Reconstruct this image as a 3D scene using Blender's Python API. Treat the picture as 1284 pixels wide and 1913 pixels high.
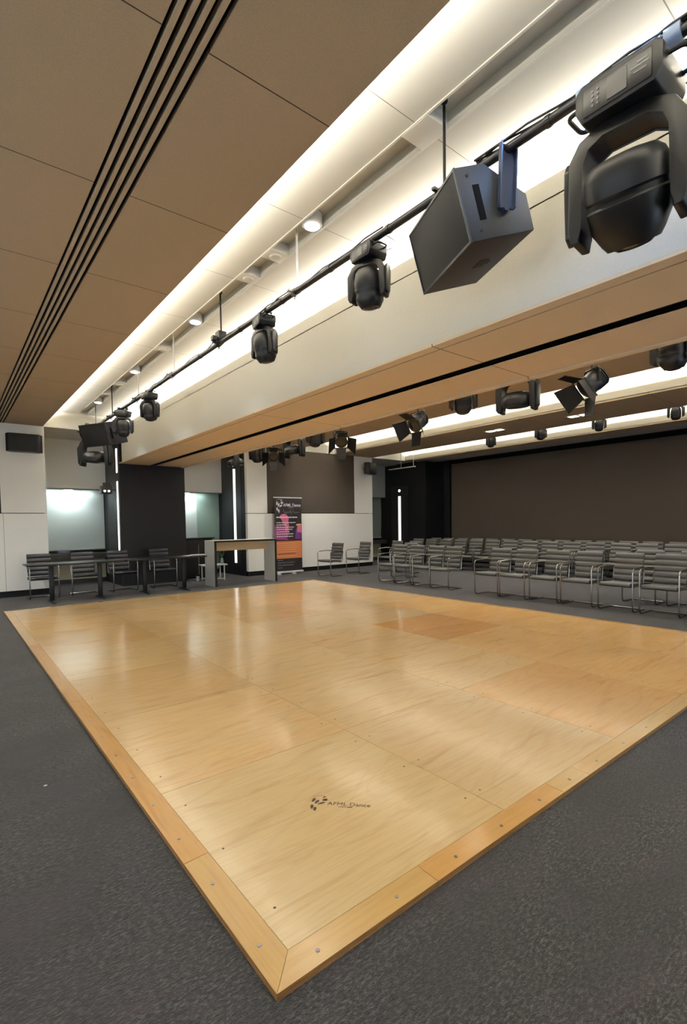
import bpy, bmesh, math, random
from mathutils import Vector, Matrix
S = bpy.context.scene
C = S.collection
for o in list(bpy.data.objects): bpy.data.objects.remove(o)
PI = math.pi

# ------------------------------------------------------------------ camera
F_PX, PITCH, YAW, ROLL, CY = 926.294, -0.0425031, 0.6768092, -0.0147433, 1016.18
fw = Vector((math.sin(YAW)*math.cos(PITCH), math.cos(YAW)*math.cos(PITCH), math.sin(PITCH)))
rt = Vector((math.cos(YAW), -math.sin(YAW), 0)); up = rt.cross(fw)
r2 = math.cos(ROLL)*rt + math.sin(ROLL)*up; u2 = -math.sin(ROLL)*rt + math.cos(ROLL)*up
cd = bpy.data.cameras.new('camera'); cam = bpy.data.objects.new('camera', cd); C.objects.link(cam)
cam.matrix_world = Matrix(((r2.x, u2.x, -fw.x, 0), (r2.y, u2.y, -fw.y, 0), (r2.z, u2.z, -fw.z, 1.42), (0, 0, 0, 1)))
cd.sensor_fit = 'HORIZONTAL'; cd.sensor_width = 36; cd.lens = 36*F_PX/1284
cd.shift_y = (CY-956.5)/1284; cd.clip_start = .05
S.camera = cam

# ------------------------------------------------------------------ exposure, world, lights
S.view_settings.view_transform = 'Standard'; S.view_settings.look = 'None'
S.view_settings.gamma = 1; S.view_settings.use_curve_mapping = False
S.view_settings.exposure = 0.0
w = bpy.data.worlds.new('world'); S.world = w; w.use_nodes = True
w.node_tree.nodes['Background'].inputs[0].default_value = (0, 0, 0, 1)

def area(name, loc, sx, sy, power, col, direction, spread=PI):
    l = bpy.data.lights.new(name, 'AREA'); l.shape = 'RECTANGLE'; l.size = sx; l.size_y = sy
    l.energy = power; l.color = col; l.spread = spread
    o = bpy.data.objects.new(name, l); C.objects.link(o); o.location = loc
    d = Vector(direction).normalized()
    yax = Vector((0, 1, 0)) if abs(d.y) < .9 else Vector((1, 0, 0))
    z = -d; x = yax.cross(z).normalized(); y = z.cross(x)
    o.matrix_world = Matrix(((x.x, y.x, z.x, loc[0]), (x.y, y.y, z.y, loc[1]), (x.z, y.z, z.z, loc[2]), (0, 0, 0, 1)))
    return o
def spot(name, loc, power, col, angle=110, blend=.8, radius=.05, direction=(0, 0, -1)):
    l = bpy.data.lights.new(name, 'SPOT'); l.energy = power; l.color = col
    l.spot_size = math.radians(angle); l.spot_blend = blend; l.shadow_soft_size = radius
    o = bpy.data.objects.new(name, l); C.objects.link(o); o.location = loc
    o.rotation_euler = Vector(direction).to_track_quat('-Z', 'Y').to_euler()
    return o
WARM = (1.0, .96, .89); COOL = (.78, .89, 1.0); NEUT = (1.0, .97, .93)
YB, YE = -3.9, 12.1                       # recesses run from behind the camera to the far wall
ZC, ZU, ZL = 3.53, 3.87, 3.70             # ceiling, recess ceiling, top of the trough lip
RECESS = [(-1.42, .13), (1.68, 3.23), (4.77, 6.32), (7.87, 9.42), (10.97, 12.52)]
COVE_W = [(280, 280), (440, 470), (330, 330), (300, 300), (260, 260)]
for (x0, x1), (pl, pr) in zip(RECESS, COVE_W):
    for xx, s, p in ((x0-.08, 1, pl), (x1+.08, -1, pr)):
        area('cove_light', (xx, (YB+YE)/2, ZL-.03), .05, YE-YB-.1, p, WARM, (.9*s, 0, 1))
DL1 = [.96, 3.40, 5.84, 8.28, 10.72]
for yy, pw, cl in zip(DL1, (62, 25, 90, 130, 140), ((.28, .50, 1.0),)+(COOL,)*4): spot('downlight_lamp', (2.45, yy, ZU-.06), pw, cl, 100 if pw != 62 else 150, 1.0)
DL2 = [(10.12, 6.88), (10.12, 4.90), (6.9, 10.5)]  # last entry is an unseen fill spot added to wash the far wall
for xx, yy in DL2: spot('downlight_lamp', (xx, yy, ZC-.03), 80, NEUT, 130, .9)
for yy in DL1[1:]:  # unseen fill spots added in the hidden recesses to lift the far side
    spot('downlight_lamp', (8.65, yy, ZU-.03), 170, NEUT, 125, .9); spot('downlight_lamp', (11.75, yy, ZU-.03), 50, NEUT, 125, .9)
    spot('downlight_lamp', (5.55, yy, ZU-.03), 90, NEUT, 100, 1.0)
for xx, yy in ((-.65, -1.4), (-.65, 1.0), (-.65, 3.4), (-.65, 10.0), (2.45, -1.5)): spot('downlight_lamp', (xx, yy, ZU-.06), 20 if yy < 8 else 300, NEUT, 120, 1.0)  # unseen lamps; the strong far one is added to brighten the left panel
for xx, p in ((2.40, 42), (5.35, 48)):
    spot('alcove_lamp', (xx, 13.70, 2.30), p, (.88, .97, 1.0), 140, .6, .03, (0, .12, -1))
    area('alcove_lamp', (xx, 13.72, 2.315), 1.1, .04, p*.16, (.88, .97, 1.0), (0, .2, -1))  # wide fill added along the bulkhead to brighten the blind

# unseen cool fill lights, added behind and left of the camera
area('window_daylight', (4.5, -3.84, 1.75), 13.0, 2.3, 480, (.66, .82, 1.0), (0, 1, .12))
area('window_daylight', (-4.38, 2.5, 1.75), 2.3, 9.0, 260, (.80, .90, 1.0), (1, 0, .12))

# ------------------------------------------------------------------ materials
def lin(c):
    return tuple((v/255/12.92 if v/255 <= .04045 else ((v/255+.055)/1.055)**2.4) for v in c)
MATS = {}
def mat(name, col, rough=.6, metal=0, emit=None, es=1, spec=.5, coat=0):
    if name in MATS: return MATS[name]
    m = bpy.data.materials.new(name); m.use_nodes = True
    b = m.node_tree.nodes['Principled BSDF']
    b.inputs['Base Color'].default_value = (*lin(col), 1); b.inputs['Roughness'].default_value = rough
    b.inputs['Metallic'].default_value = metal; b.inputs['Specular IOR Level'].default_value = spec
    b.inputs['Coat Weight'].default_value = coat
    if emit: b.inputs['Emission Color'].default_value = (*lin(emit), 1); b.inputs['Emission Strength'].default_value = es
    MATS[name] = m; return m
class NT:
    def __init__(s, m): s.t = m.node_tree; s.n = s.t.nodes; s.l = s.t.links; s.b = s.n['Principled BSDF']
    def new(s, k, **kw):
        n = s.n.new('ShaderNode'+k)
        for a, v in kw.items():
            if a.startswith('i_'): n.inputs[a[2:].replace('_', ' ')].default_value = v
            else: setattr(n, a, v)
        return n
    def link(s, a, b): s.l.new(a, b)
def noise(nt, vec, scale, detail=4, rough=.6, dist=0):
    n = nt.new('TexNoise'); n.inputs['Scale'].default_value = scale; n.inputs['Detail'].default_value = detail
    n.inputs['Roughness'].default_value = rough; n.inputs['Distortion'].default_value = dist
    if vec: nt.link(vec, n.inputs['Vector'])
    return n.outputs['Fac']
def ramp(nt, fac, stops):
    r = nt.new('ValToRGB'); e = r.color_ramp.elements
    while len(e) < len(stops): e.new(.5)
    for q, (p, c) in zip(e, stops): q.position = p; q.color = (*c, 1)
    nt.link(fac, r.inputs[0]); return r.outputs[0]
def mapping(nt, vec, sc):
    m = nt.new('Mapping'); m.inputs['Scale'].default_value = sc; nt.link(vec, m.inputs[0]); return m.outputs[0]
def bump(nt, h, strength, dist=.01):
    b = nt.new('Bump'); b.inputs['Strength'].default_value = strength; b.inputs['Distance'].default_value = dist
    nt.link(h, b.inputs['Height']); nt.link(b.outputs[0], nt.b.inputs['Normal'])
def geo(nt): return nt.new('NewGeometry').outputs['Position']
def objc(nt): return nt.new('TexCoord').outputs['Object']
def math_(nt, op, a, b=None):
    m = nt.new('Math', operation=op)
    for i, v in enumerate((a, b)):
        if v is None: continue
        if isinstance(v, (int, float)): m.inputs[i].default_value = v
        else: nt.link(v, m.inputs[i])
    return m.outputs[0]
def mix(nt, f, a, b, mode='MIX'):
    m = nt.new('Mix', data_type='RGBA', blend_type=mode)
    for i, v in ((0, f), (6, a), (7, b)):
        if isinstance(v, (int, float)): m.inputs[i].default_value = v
        elif isinstance(v, tuple): m.inputs[i].default_value = (*v, 1)
        else: nt.link(v, m.inputs[i])
    return m.outputs[2]

def carpet():
    m = mat('carpet_weave', (86, 84, 82), .95, spec=.15); nt = NT(m); p = geo(nt)
    nt.b.inputs['Sheen Weight'].default_value = .22; nt.b.inputs['Sheen Roughness'].default_value = .4
    a = noise(nt, mapping(nt, p, (45, 110, 40)), 1, 6, .8, .4)
    b = noise(nt, mapping(nt, p, (1.1, 2.2, 1)), 1, 4, .6, .8)
    c = noise(nt, p, 260, 2)
    d = noise(nt, mapping(nt, p, (1.3, 2.4, 1)), 1.6, 6, .7, .5)
    col = ramp(nt, a, [(.38, lin((13, 12, 12))), (.5, lin((48, 46, 45))), (.62, lin((108, 105, 101)))])
    col = mix(nt, ramp(nt, b, [(.42, (0, 0, 0)), (.66, (.8, .8, .8))]), col, lin((44, 42, 42)))
    col = mix(nt, ramp(nt, d, [(.48, (0, 0, 0)), (.72, (.5, .5, .5))]), col, lin((78, 60, 69)))
    nt.link(col, nt.b.inputs['Base Color'])
    bump(nt, math_(nt, 'ADD', a, math_(nt, 'MULTIPLY', c, .6)), 1.0, .012)
    return m
def ply(name, base, streak, dark):
    """varnished plywood: grain runs along local x; each sheet's own tint comes from its object colour"""
    m = mat(name, base, .22, spec=.5, coat=.35); nt = NT(m)
    nt.b.inputs['Coat Roughness'].default_value = .12
    oi = nt.new('ObjectInfo'); tc = objc(nt)
    off = nt.new('VectorMath', operation='ADD'); nt.link(tc, off.inputs[0])
    cmb = nt.new('CombineXYZ')
    nt.link(math_(nt, 'MULTIPLY', oi.outputs['Random'], 37.), cmb.inputs[0]); nt.link(math_(nt, 'MULTIPLY', oi.outputs['Random'], 91.), cmb.inputs[1])
    nt.link(cmb.outputs[0], off.inputs[1]); v = off.outputs[0]
    g1 = noise(nt, mapping(nt, v, (.9, 7, 1)), 1.2, 4, .55, .9)
    g2 = noise(nt, mapping(nt, v, (3, 70, 1)), 1, 5, .7, .4)
    g3 = noise(nt, mapping(nt, v, (.8, 2.2, 1)), 1.2, 3, .5, 1.0)
    col = ramp(nt, g1, [(.15, lin(dark)), (.42, lin(base)), (.58, lin(base)), (.90, lin(streak))])
    col = mix(nt, ramp(nt, g2, [(.45, (0, 0, 0)), (.72, (.36, .36, .36))]), col, lin(dark))
    col = mix(nt, math_(nt, 'MULTIPLY', g3, .5), col, lin(streak))
    cg = math_(nt, 'SINE', math_(nt, 'MULTIPLY', noise(nt, mapping(nt, v, (.55, 2.6, 1)), 1.0, 2, .4, .5), 70.))
    col = mix(nt, math_(nt, 'MULTIPLY', math_(nt, 'POWER', math_(nt, 'MAXIMUM', cg, 0.0), 3.0), .11), col, lin(dark))
    col = mix(nt, 1.0, col, oi.outputs['Color'], 'MULTIPLY')
    nt.link(col, nt.b.inputs['Base Color'])
    rr = math_(nt, 'ADD', math_(nt, 'MULTIPLY', noise(nt, mapping(nt, v, (1, 1.6, 1)), 2.2, 3, .5), .22), .10)
    nt.link(rr, nt.b.inputs['Roughness'])
    bump(nt, math_(nt, 'ADD', g2, math_(nt, 'MULTIPLY', g3, 2.0)), .05, .004)
    return m
def ply_edge():
    m = mat('plywood_layers', (185, 135, 75), .5); nt = NT(m); p = geo(nt)
    sx = nt.new('SeparateXYZ'); nt.link(p, sx.inputs[0])
    s = math_(nt, 'SINE', math_(nt, 'MULTIPLY', sx.outputs[2], 1150.))
    n = noise(nt, mapping(nt, p, (8, 8, 300)), 1, 3)
    col = ramp(nt, math_(nt, 'ADD', math_(nt, 'MULTIPLY', s, .3), n), [(.25, lin((74, 44, 20))), (.5, lin((146, 100, 50))), (.8, lin((186, 138, 78)))])
    nt.link(col, nt.b.inputs['Base Color']); return m
def joints(name, col, line, axis, step, off, rough=.8, w=.0035, weave=True):
    """fabric-like board with thin shadow joints every step metres along one axis"""
    m = mat(name, col, rough, spec=.25); nt = NT(m); p = geo(nt)
    sx = nt.new('SeparateXYZ'); nt.link(p, sx.inputs[0])
    q = math_(nt, 'PINGPONG', math_(nt, 'SUBTRACT', sx.outputs[axis], off), step/2)
    d = math_(nt, 'LESS_THAN', q, w)
    base = lin(col)
    if weave:
        f = noise(nt, p, 160, 3)
        b2 = ramp(nt, f, [(.3, tuple(v*.90 for v in base)), (.7, tuple(min(1, v*1.08) for v in base))])
    else: b2 = base
    nt.link(mix(nt, d, b2, lin(line)), nt.b.inputs['Base Color'])
    return m
def woven(name, col, scale=220, rough=.85, amt=.12, bs=.15):
    m = mat(name, col, rough, spec=.3); nt = NT(m); p = objc(nt); base = lin(col)
    f = noise(nt, p, scale, 3)
    nt.link(ramp(nt, f, [(.3, tuple(v*(1-amt) for v in base)), (.7, tuple(min(1, v*(1+amt)) for v in base))]), nt.b.inputs['Base Color'])
    bump(nt, f, bs, .002); return m

M_CARPET = carpet()
M_PLY = ply('varnished_plywood', (218, 192, 146), (224, 182, 122), (176, 132, 80))
M_TRIMPLY = ply('pine_edging', (204, 172, 118), (200, 158, 98), (170, 126, 74))
M_EDGE = ply_edge()
M_TAUPE = joints('taupe_ceiling_board', (173, 154, 127), (74, 60, 46), 1, 1.22, 2.16)
M_BEAMB = joints('tan_soffit_board', (206, 184, 153), (60, 48, 36), 1, 3.1, 2.80, w=.004)
M_WHITE = joints('white_recess_board', (226, 223, 212), (150, 145, 132), 1, 1.22, 2.16, w=.003, weave=False)
M_BEAMF = woven('beige_wallcovering', (196, 190, 176), 120, .8, .04, .1)
M_LIP = mat('cream_lip', (205, 198, 180), .6)
M_PANEL = woven('pale_linen_panel', (236, 233, 224), 90, .8, .05, .1)
M_BROWN = woven('dark_brown_fabric', (72, 64, 55), 130, .75, .12, .1)
M_COL = woven('charcoal_paint', (19, 19, 21), 60, .55, .05, .05)
M_BLACK = mat('matt_black', (14, 14, 14), .6, spec=.3)
M_DARK = mat('slot_black', (12, 10, 9), .9, spec=.1)
M_GREYSTRIP = mat('grey_bulkhead', (170, 168, 166), .7)
M_BLIND = woven('roller_blind', (190, 200, 196), 150, .8, .04, .1)
M_BLIND2 = woven('green_tinted_blind', (138, 160, 148), 40, .8, .10, .1)
M_SILL = mat('dark_sill', (42, 40, 38), .5)
M_BEIGE = mat('beige_lower_wall', (190, 184, 158), .7)
M_CHROME = mat('chrome_tube', (150, 146, 140), .24, 1)
M_STEEL = mat('brushed_steel', (150, 150, 150), .35, 1)
M_LEATH = mat('grey_leather', (80, 78, 74), .45, spec=.5)
M_LEATH2 = mat('black_leather', (30, 31, 35), .4, spec=.5)
M_TABLE = mat('black_laminate', (12, 11, 12), .4, spec=.35)
M_PLASTIC = mat('black_plastic', (11, 11, 12), .45, spec=.35)
M_PLASTIC2 = mat('satin_black_plastic', (19, 19, 21), .38, spec=.4)
M_PIPE = mat('black_pipe', (34, 33, 34), .38, .3)
M_LENS = mat('lens_glass', (10, 12, 16), .15, spec=.4)
M_SPK = woven('speckled_speaker_paint', (34, 36, 41), 400, .5, .35, .4)
M_GRILLE = woven('speaker_grille_mesh', (15, 16, 18), 300, .65, .30, .5)
M_WHITEP = mat('white_print', (225, 220, 215), .6)
M_GREYP = mat('grey_print', (120, 118, 115), .6)
M_INK = mat('burnt_logo_ink', (50, 28, 12), .5)
M_SLIT = mat('lit_glass_slit', (240, 240, 235), .3, emit=(255, 252, 244), es=1.6)
M_DOWN = mat('lit_downlight', (255, 255, 255), .3, emit=(232, 243, 255), es=9)
M_DOWN2 = mat('lit_warm_downlight', (255, 255, 255), .3, emit=(255, 248, 235), es=3)
M_TAPE = mat('pale_cable_tape', (150, 165, 190), .4)
M_WCAB = mat('white_laminate', (205, 203, 194), .5)
M_WOOD = mat('light_oak', (200, 178, 140), .5)

# ------------------------------------------------------------------ mesh helpers
class MB:
    def __init__(s): s.bm = bmesh.new()
    def _v(s, pts): return [s.bm.verts.new(p) for p in pts]
    def face(s, pts, mi=0):
        f = s.bm.faces.new(s._v(pts)); f.material_index = mi; return f
    def box(s, x0, x1, y0, y1, z0, z1, mi=0, bev=0, seg=2):
        v = s._v([(x, y, z) for z in (z0, z1) for y in (y0, y1) for x in (x0, x1)])
        fs = [s.bm.faces.new([v[i] for i in q]) for q in ((0, 2, 3, 1), (4, 5, 7, 6), (0, 1, 5, 4), (2, 6, 7, 3), (0, 4, 6, 2), (1, 3, 7, 5))]
        for f in fs: f.material_index = mi
        if bev:
            es = list({e for f in fs for e in f.edges})
            r = bmesh.ops.bevel(s.bm, geom=es, offset=bev, segments=seg, affect='EDGES', profile=.5)
            for f in r['faces']: f.material_index = mi
        return v
    def prism(s, poly, a0, a1, axis='y', mi=0, bev=0, seg=2):
        """poly in the plane across axis: y -> (x,z), x -> (y,z), z -> (x,y)"""
        def P(p, a): return {'y': (p[0], a, p[1]), 'x': (a, p[0], p[1]), 'z': (p[0], p[1], a)}[axis]
        A = s._v([P(p, a0) for p in poly]); B = s._v([P(p, a1) for p in poly]); n = len(poly)
        fs = [s.bm.faces.new(A[::-1]), s.bm.faces.new(B)]
        for i in range(n): fs.append(s.bm.faces.new((A[i], A[(i+1) % n], B[(i+1) % n], B[i])))
        for f in fs: f.material_index = mi
        if bev:
            es = list({e for f in fs for e in f.edges})
            r = bmesh.ops.bevel(s.bm, geom=es, offset=bev, segments=seg, affect='EDGES', profile=.5)
            for f in r['faces']: f.material_index = mi
    def tube(s, pts, r, seg=10, mi=0, closed=False, caps=True):
        pts = [Vector(p) for p in pts]; n = len(pts)
        T = []
        for i in range(n):
            a = pts[i-1] if (i or closed) else pts[i]; b = pts[(i+1) % n] if (i < n-1 or closed) else pts[i]
            T.append((b-a).normalized())
        N = T[0].orthogonal().normalized(); rings = []
        for i in range(n):
            N = (N - T[i]*N.dot(T[i])).normalized(); Bn = T[i].cross(N)
            rr = r[i] if isinstance(r, (list, tuple)) else r
            rings.append(s._v([pts[i]+(N*math.cos(2*PI*k/seg)+Bn*math.sin(2*PI*k/seg))*rr for k in range(seg)]))
        for i in range(n if closed else n-1):
            A, B = rings[i], rings[(i+1) % n]
            for k in range(seg):
                f = s.bm.faces.new((A[k], A[(k+1) % seg], B[(k+1) % seg], B[k])); f.material_index = mi
        if caps and not closed:
            for R in (rings[0][::-1], rings[-1]):
                f = s.bm.faces.new(R); f.material_index = mi
    def cyl(s, p0, p1, r, seg=16, mi=0): s.tube([p0, p1], r, seg, mi)
    def loft(s, rings, mi=0):
        R = [s._v(r) for r in rings]; n = len(R[0])
        for a, b in zip(R[:-1], R[1:]):
            for k in range(n):
                f = s.bm.faces.new((a[k], a[(k+1) % n], b[(k+1) % n], b[k])); f.material_index = mi
        for q in (R[0][::-1], R[-1]):
            f = s.bm.faces.new(q); f.material_index = mi
    def xform(s, M): bmesh.ops.transform(s.bm, matrix=M, verts=s.bm.verts)
    def build(s, name, mats, parent=None, smooth=True, ang=35, loc=None):
        bmesh.ops.recalc_face_normals(s.bm, faces=s.bm.faces)
        me = bpy.data.meshes.new(name); s.bm.to_mesh(me); s.bm.free()
        for m in (mats if isinstance(mats, (list, tuple)) else [mats]): me.materials.append(m)
        if smooth:
            me.polygons.foreach_set('use_smooth', [True]*len(me.polygons)); me.set_sharp_from_angle(angle=math.radians(ang))
        o = bpy.data.objects.new(name, me); C.objects.link(o)
        if parent: o.parent = parent
        if loc: o.location = loc
        return o
def fillet(pts, r, n=6):
    """round the inner corners of a polyline"""
    pts = [Vector(p) for p in pts]; out = [pts[0]]
    for i in range(1, len(pts)-1):
        a, b, c = pts[i-1], pts[i], pts[i+1]; u = (a-b).normalized(); v = (c-b).normalized()
        th = u.angle(v); d = min(r/math.tan(th/2), (a-b).length*.49, (c-b).length*.49); rr = d*math.tan(th/2)
        ctr = b+(u+v).normalized()*(rr/math.sin(th/2)); p0 = b+u*d-ctr; p1 = b+v*d-ctr
        for k in range(n+1):
            t = k/n; w_ = (p0*(1-t)+p1*t)
            out.append(ctr+w_.normalized()*rr if w_.length > 1e-6 else ctr+p0)
    out.append(pts[-1]); return out
def tag(o, label, cat, group=None, kind=None):
    if label: o['label'] = label
    if cat: o['category'] = cat
    if group: o['group'] = group
    if kind: o['kind'] = kind
    return o
def empty(name, loc=(0, 0, 0), rz=0):
    o = bpy.data.objects.new(name, None); C.objects.link(o); o.location = loc; o.rotation_euler = (0, 0, rz); o.empty_display_size = .1
    return o
def children(o): return [c for c in bpy.data.objects if c.parent == o]
def copy_tree(o, parent=None, kids=None):
    c = o.copy(); C.objects.link(c)
    if parent: c.parent = parent
    for ch in children(o): copy_tree(ch, c)
    return c
def structure(mb, name, m, label=None, **k):
    o = mb.build(name, m, None, smooth=False, **k); o['kind'] = 'structure'
    if label: o['label'] = label
    return o
def sub(o, parent): o.parent = parent; return o

# ------------------------------------------------------------------ the setting
XL, XR, YN = -4.5, 14.0, -4.0
m = MB(); m.box(XL-.1, XR+.1, YN-.1, 14.1, -.1, 0); structure(m, 'floor', M_CARPET, 'dark grey mottled carpet floor')

# ceiling boards between the light recesses, each with trough lips
def strip(x0, x1, y0, y1, left_lip, right_lip, mt, name='ceiling', z=ZC):
    m = MB()
    m.box(x0, x1, y0, y1, z, z+.03)
    if left_lip: m.box(x0, x0+.02, y0, y1, z+.03, ZL, 1)
    if right_lip: m.box(x1-.02, x1, y0, y1, z+.03, ZL, 1)
    return structure(m, name, [mt, M_LIP])
strip(XL, RECESS[0][0], YN, YE, False, True, M_TAUPE)
GR = [(.794, .814), (.838, .862), (.884, .907), (.930, .955), (.979, 1.006)]   # linear air grille slots
for a, b, l0, l1 in ((RECESS[0][1], GR[0][0], .13, .15), (GR[-1][1], RECESS[1][0], 1.66, 1.68)):
    m = MB(); m.box(a, b, YN, 12.12, ZC, ZC+.03); m.box(l0, l1, YN, YE, ZC+.03, ZL, 1)
    structure(m, 'ceiling', [M_TAUPE, M_LIP], 'taupe ceiling board with narrow joints')
gr = empty('air_grille', (.9, 4.1, ZC)); tag(gr, 'long linear ceiling air grille with five black slots', 'air vent')
m = MB(); m.box(-.104, .104, -8.05, 7.99, .035, .05); m.build('slot_backing', M_DARK, gr, False)
for a, b in zip(GR[:-1], GR[1:]):
    m = MB(); m.box(a[1]-.9+.001, b[0]-.9-.001, -8.05, 7.99, -.006, .034); m.build('grille_bar', mat('grille_bar_paint', (176, 158, 132), .6), gr, False)
strip(RECESS[2][1], RECESS[3][0], YN, YE, True, True, M_TAUPE)
strip(RECESS[3][1], RECESS[4][0], YN, YE, True, True, M_TAUPE)
strip(RECESS[4][1], 12.95, YN, YE, True, False, M_TAUPE)
m = MB(); m.box(12.95, 13.72, YN, YE, ZC+.002, ZC+.03); structure(m, 'ceiling', M_GREYSTRIP, 'pale grey ceiling margin above the dark wall')
# white upper ceilings of the recesses
for i, (x0, x1) in enumerate(RECESS):
    m = MB(); a, b = x0-.2, x1+.2
    if i == 1:
        sl = (2.36, 2.54)
        for q in ((a, sl[0]), (sl[1], b)): m.box(q[0], q[1], YN, YE, ZU, ZU+.12)
        m.box(sl[0], sl[1], YN, YE, ZU+.09, ZU+.12)
    else: m.box(a, b, YN, YE, ZU, ZU+.03)
    for q0, q1 in ((a-.02, a), (b, b+.02)): m.box(q0, q1, YN, YE, ZC+.03, ZU+.03)
    m.box(a, b, YE, YE+.03, ZC, ZU+.1); m.box(a, b, YN-.03, YN, ZC, ZU+.1)
    m.box(a, x0, YN, YE, ZC+.03, ZC+.04); m.box(x1, b, YN, YE, ZC+.03, ZC+.04)
    structure(m, 'ceiling', M_WHITE, 'white recessed ceiling lit from its edges')
# slot edge beads
m = MB()
for x in (2.345, 2.54): m.box(x, x+.015, YN, 11.3, ZU-.008, ZU+.002)
structure(m, 'trim_1', mat('slot_bead', (235, 233, 225), .5), 'thin white bead along the service slot')
# deep beam
m = MB()
m.box(3.23, 3.255, YN, YE, 2.9005, ZL)               # beige face
m.box(3.255, 3.43, YN, YE, 3.56, 3.58)
structure(m, 'trim_2', M_BEAMF, 'pale beige vertical face of the deep ceiling beam')
m = MB()
for a, b in ((3.23, 3.335), (3.352, 3.93), (4.08, 4.69), (4.70, 4.77)): m.box(a, b, YN, 12.35, 2.86 if b == 4.77 else 2.88, 2.90)
m.box(4.745, 4.77, YN, YE, 2.88, ZL)
structure(m, 'trim_3', M_BEAMB, 'tan underside of the deep ceiling beam')
m = MB(); m.box(3.27, 4.74, YN, 12.35, 2.925, 2.94); m.box(3.92, 3.93, YN, 12.35, 2.885, 2.925); m.box(4.08, 4.09, YN, 12.35, 2.885, 2.925)
structure(m, 'trim_4', M_DARK, 'black track slot in the beam underside')

# far wall
WY = 12.1; WT = .12
def wallbox(m, x0, x1, z0, z1, y=WY, t=WT, mi=0): m.box(x0, x1, y, y+t, z0, z1, mi)
def far_bay(n, xa, xb, xpl, xpr, first):
    """white dado, dark upper panel between pale piers; xpl/xpr inner edges of the piers"""
    m = MB(); wallbox(m, xa, xb, .13, 1.708)
    for a, b in ((xa, xpl), (xpr, xb)):
        if b > a+.01: wallbox(m, a, b, 1.722, ZC)
    structure(m, 'wall_far', M_PANEL, 'pale linen covered far wall panels')
    m = MB(); wallbox(m, xa, xb, 0, 4.0, WY+.125); structure(m, 'wall_far', M_DARK)
    m = MB(); wallbox(m, xpl, xpr, 1.722, ZC, WY+.02, .1); structure(m, 'wall_far', M_BROWN, 'dark brown fabric panel set in the far wall')
    m = MB(); wallbox(m, xa, xb, 0, .13, WY+.03, .03); wallbox(m, xpl, xpl+.018, 1.722, ZC, WY+.012, .01); wallbox(m, xpr-.018, xpr, 1.722, ZC, WY+.012, .01)
    wallbox(m, xpl, xpr, 1.708, 1.728, WY+.012, .01); structure(m, 'baseboard_far', M_BLACK)
far_bay(0, -2.4, 1.70, -1.6, .90, True)
far_bay(1, 6.40, 10.96, 7.02, 10.20, False)
m = MB(); wallbox(m, .925, .931, .13, 1.708, WY-.001, .003); wallbox(m, XL, -2.4, 0, ZC)
structure(m, 'trim_5', mat('panel_joint', (120, 118, 112), .8))
# pier and column sides, alcoves
ALC = [(1.70, 3.23, 1), (4.78, 6.40, 2), (10.96, 13.0, 3)]
for x0, x1, n in ALC:
    m = MB(); m.box(x0-.02, x1, WY+.03, 14.0, ZC, ZC+.03); structure(m, 'ceiling', M_BEAMF, 'beige alcove soffit')
    if n != 2: m = MB(); m.box(x0-.03, x0, WY+.1, 14.0, 0, ZC); structure(m, 'wall_alcove', M_PANEL)
    m = MB(); m.box(x0, x1, 13.62, 13.65, 2.33, ZC); m.box(x0, x1, 13.62, 13.9, 2.33, 2.35); structure(m, 'wall_alcove', M_PANEL if n < 3 else mat('unlit_bulkhead', (150, 152, 152), .8), 'pale bulkhead above the window blind')  # third alcove's shade is put into a greyer bulkhead colour
    m = MB(); m.box(x0, x1, 13.9, 13.95, 0, .62); structure(m, 'wall_alcove', M_BEIGE, 'beige wall under the window sill')
    m = MB(); m.box(x0, x1, 13.55, 13.9, .62, .76); m.box(x0, x1, 13.88, 13.9, 0, .11); structure(m, 'trim_%d' % (5+n), M_SILL, 'dark window sill')
    wn = MB(); wn.box(x0, x1, 13.92, 13.95, .76, 2.5); fr = structure(wn, 'window_%d' % n, mat('night_glass', (30, 36, 38), .1), 'alcove window covered by a roller blind')
    m = MB()
    N = 14
    def bx(t): return x0+.01+(x1-x0-.02)*t
    for k in range(N):
        for (za, zb) in ((.86, 1.6), (1.6, 2.6)):
            def yy(t, z): return 13.86+.012*math.sin(t*7+z*2) + (.02*math.sin(9*(t+z*.5)) if (n != 1 and t > .6 and z < 1.9) else 0)
            t0, t1 = k/N, (k+1)/N
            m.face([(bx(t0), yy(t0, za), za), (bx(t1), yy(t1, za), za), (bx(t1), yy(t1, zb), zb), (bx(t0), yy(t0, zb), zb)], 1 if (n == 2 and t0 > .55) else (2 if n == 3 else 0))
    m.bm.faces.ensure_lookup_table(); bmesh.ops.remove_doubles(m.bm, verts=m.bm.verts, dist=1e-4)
    m.build('roller_blind', [M_BLIND, M_BLIND2, mat('unlit_blind', (112, 120, 116), .8)], fr)  # third blind is a darker copy, its lack of light painted in
    m = MB(); m.box(bx(0), bx(1), 13.845, 13.88, .83, .865, bev=.004); m.build('blind_bar', mat('blind_bar_paint', (150, 152, 148), .5), fr)
    if n < 3:
        dx = 2.40 if n == 1 else 5.35
        d = MB(); d.box(-.09, .09, -.045, .045, -.012, .0); o = d.build('alcove_downlight', M_DOWN2, None, False, loc=(dx, 13.72, 2.328))
        tag(o, 'small lit downlight under the bulkhead of the %s alcove' % ('left' if n == 1 else 'second'), 'downlight')
m = MB(); m.box(3.235, 4.78, 12.34, 14.0, 0, 2.88); m.box(3.235, 4.78, 12.34, 14.0, 2.88, 4.0); structure(m, 'wall_column', M_COL, 'charcoal square column under the beam end')
m = MB(); m.box(6.385, 6.40, 12.22, 14.0, 0, ZC); structure(m, 'wall_column', M_COL, 'charcoal side of the far wall pier')
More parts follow.
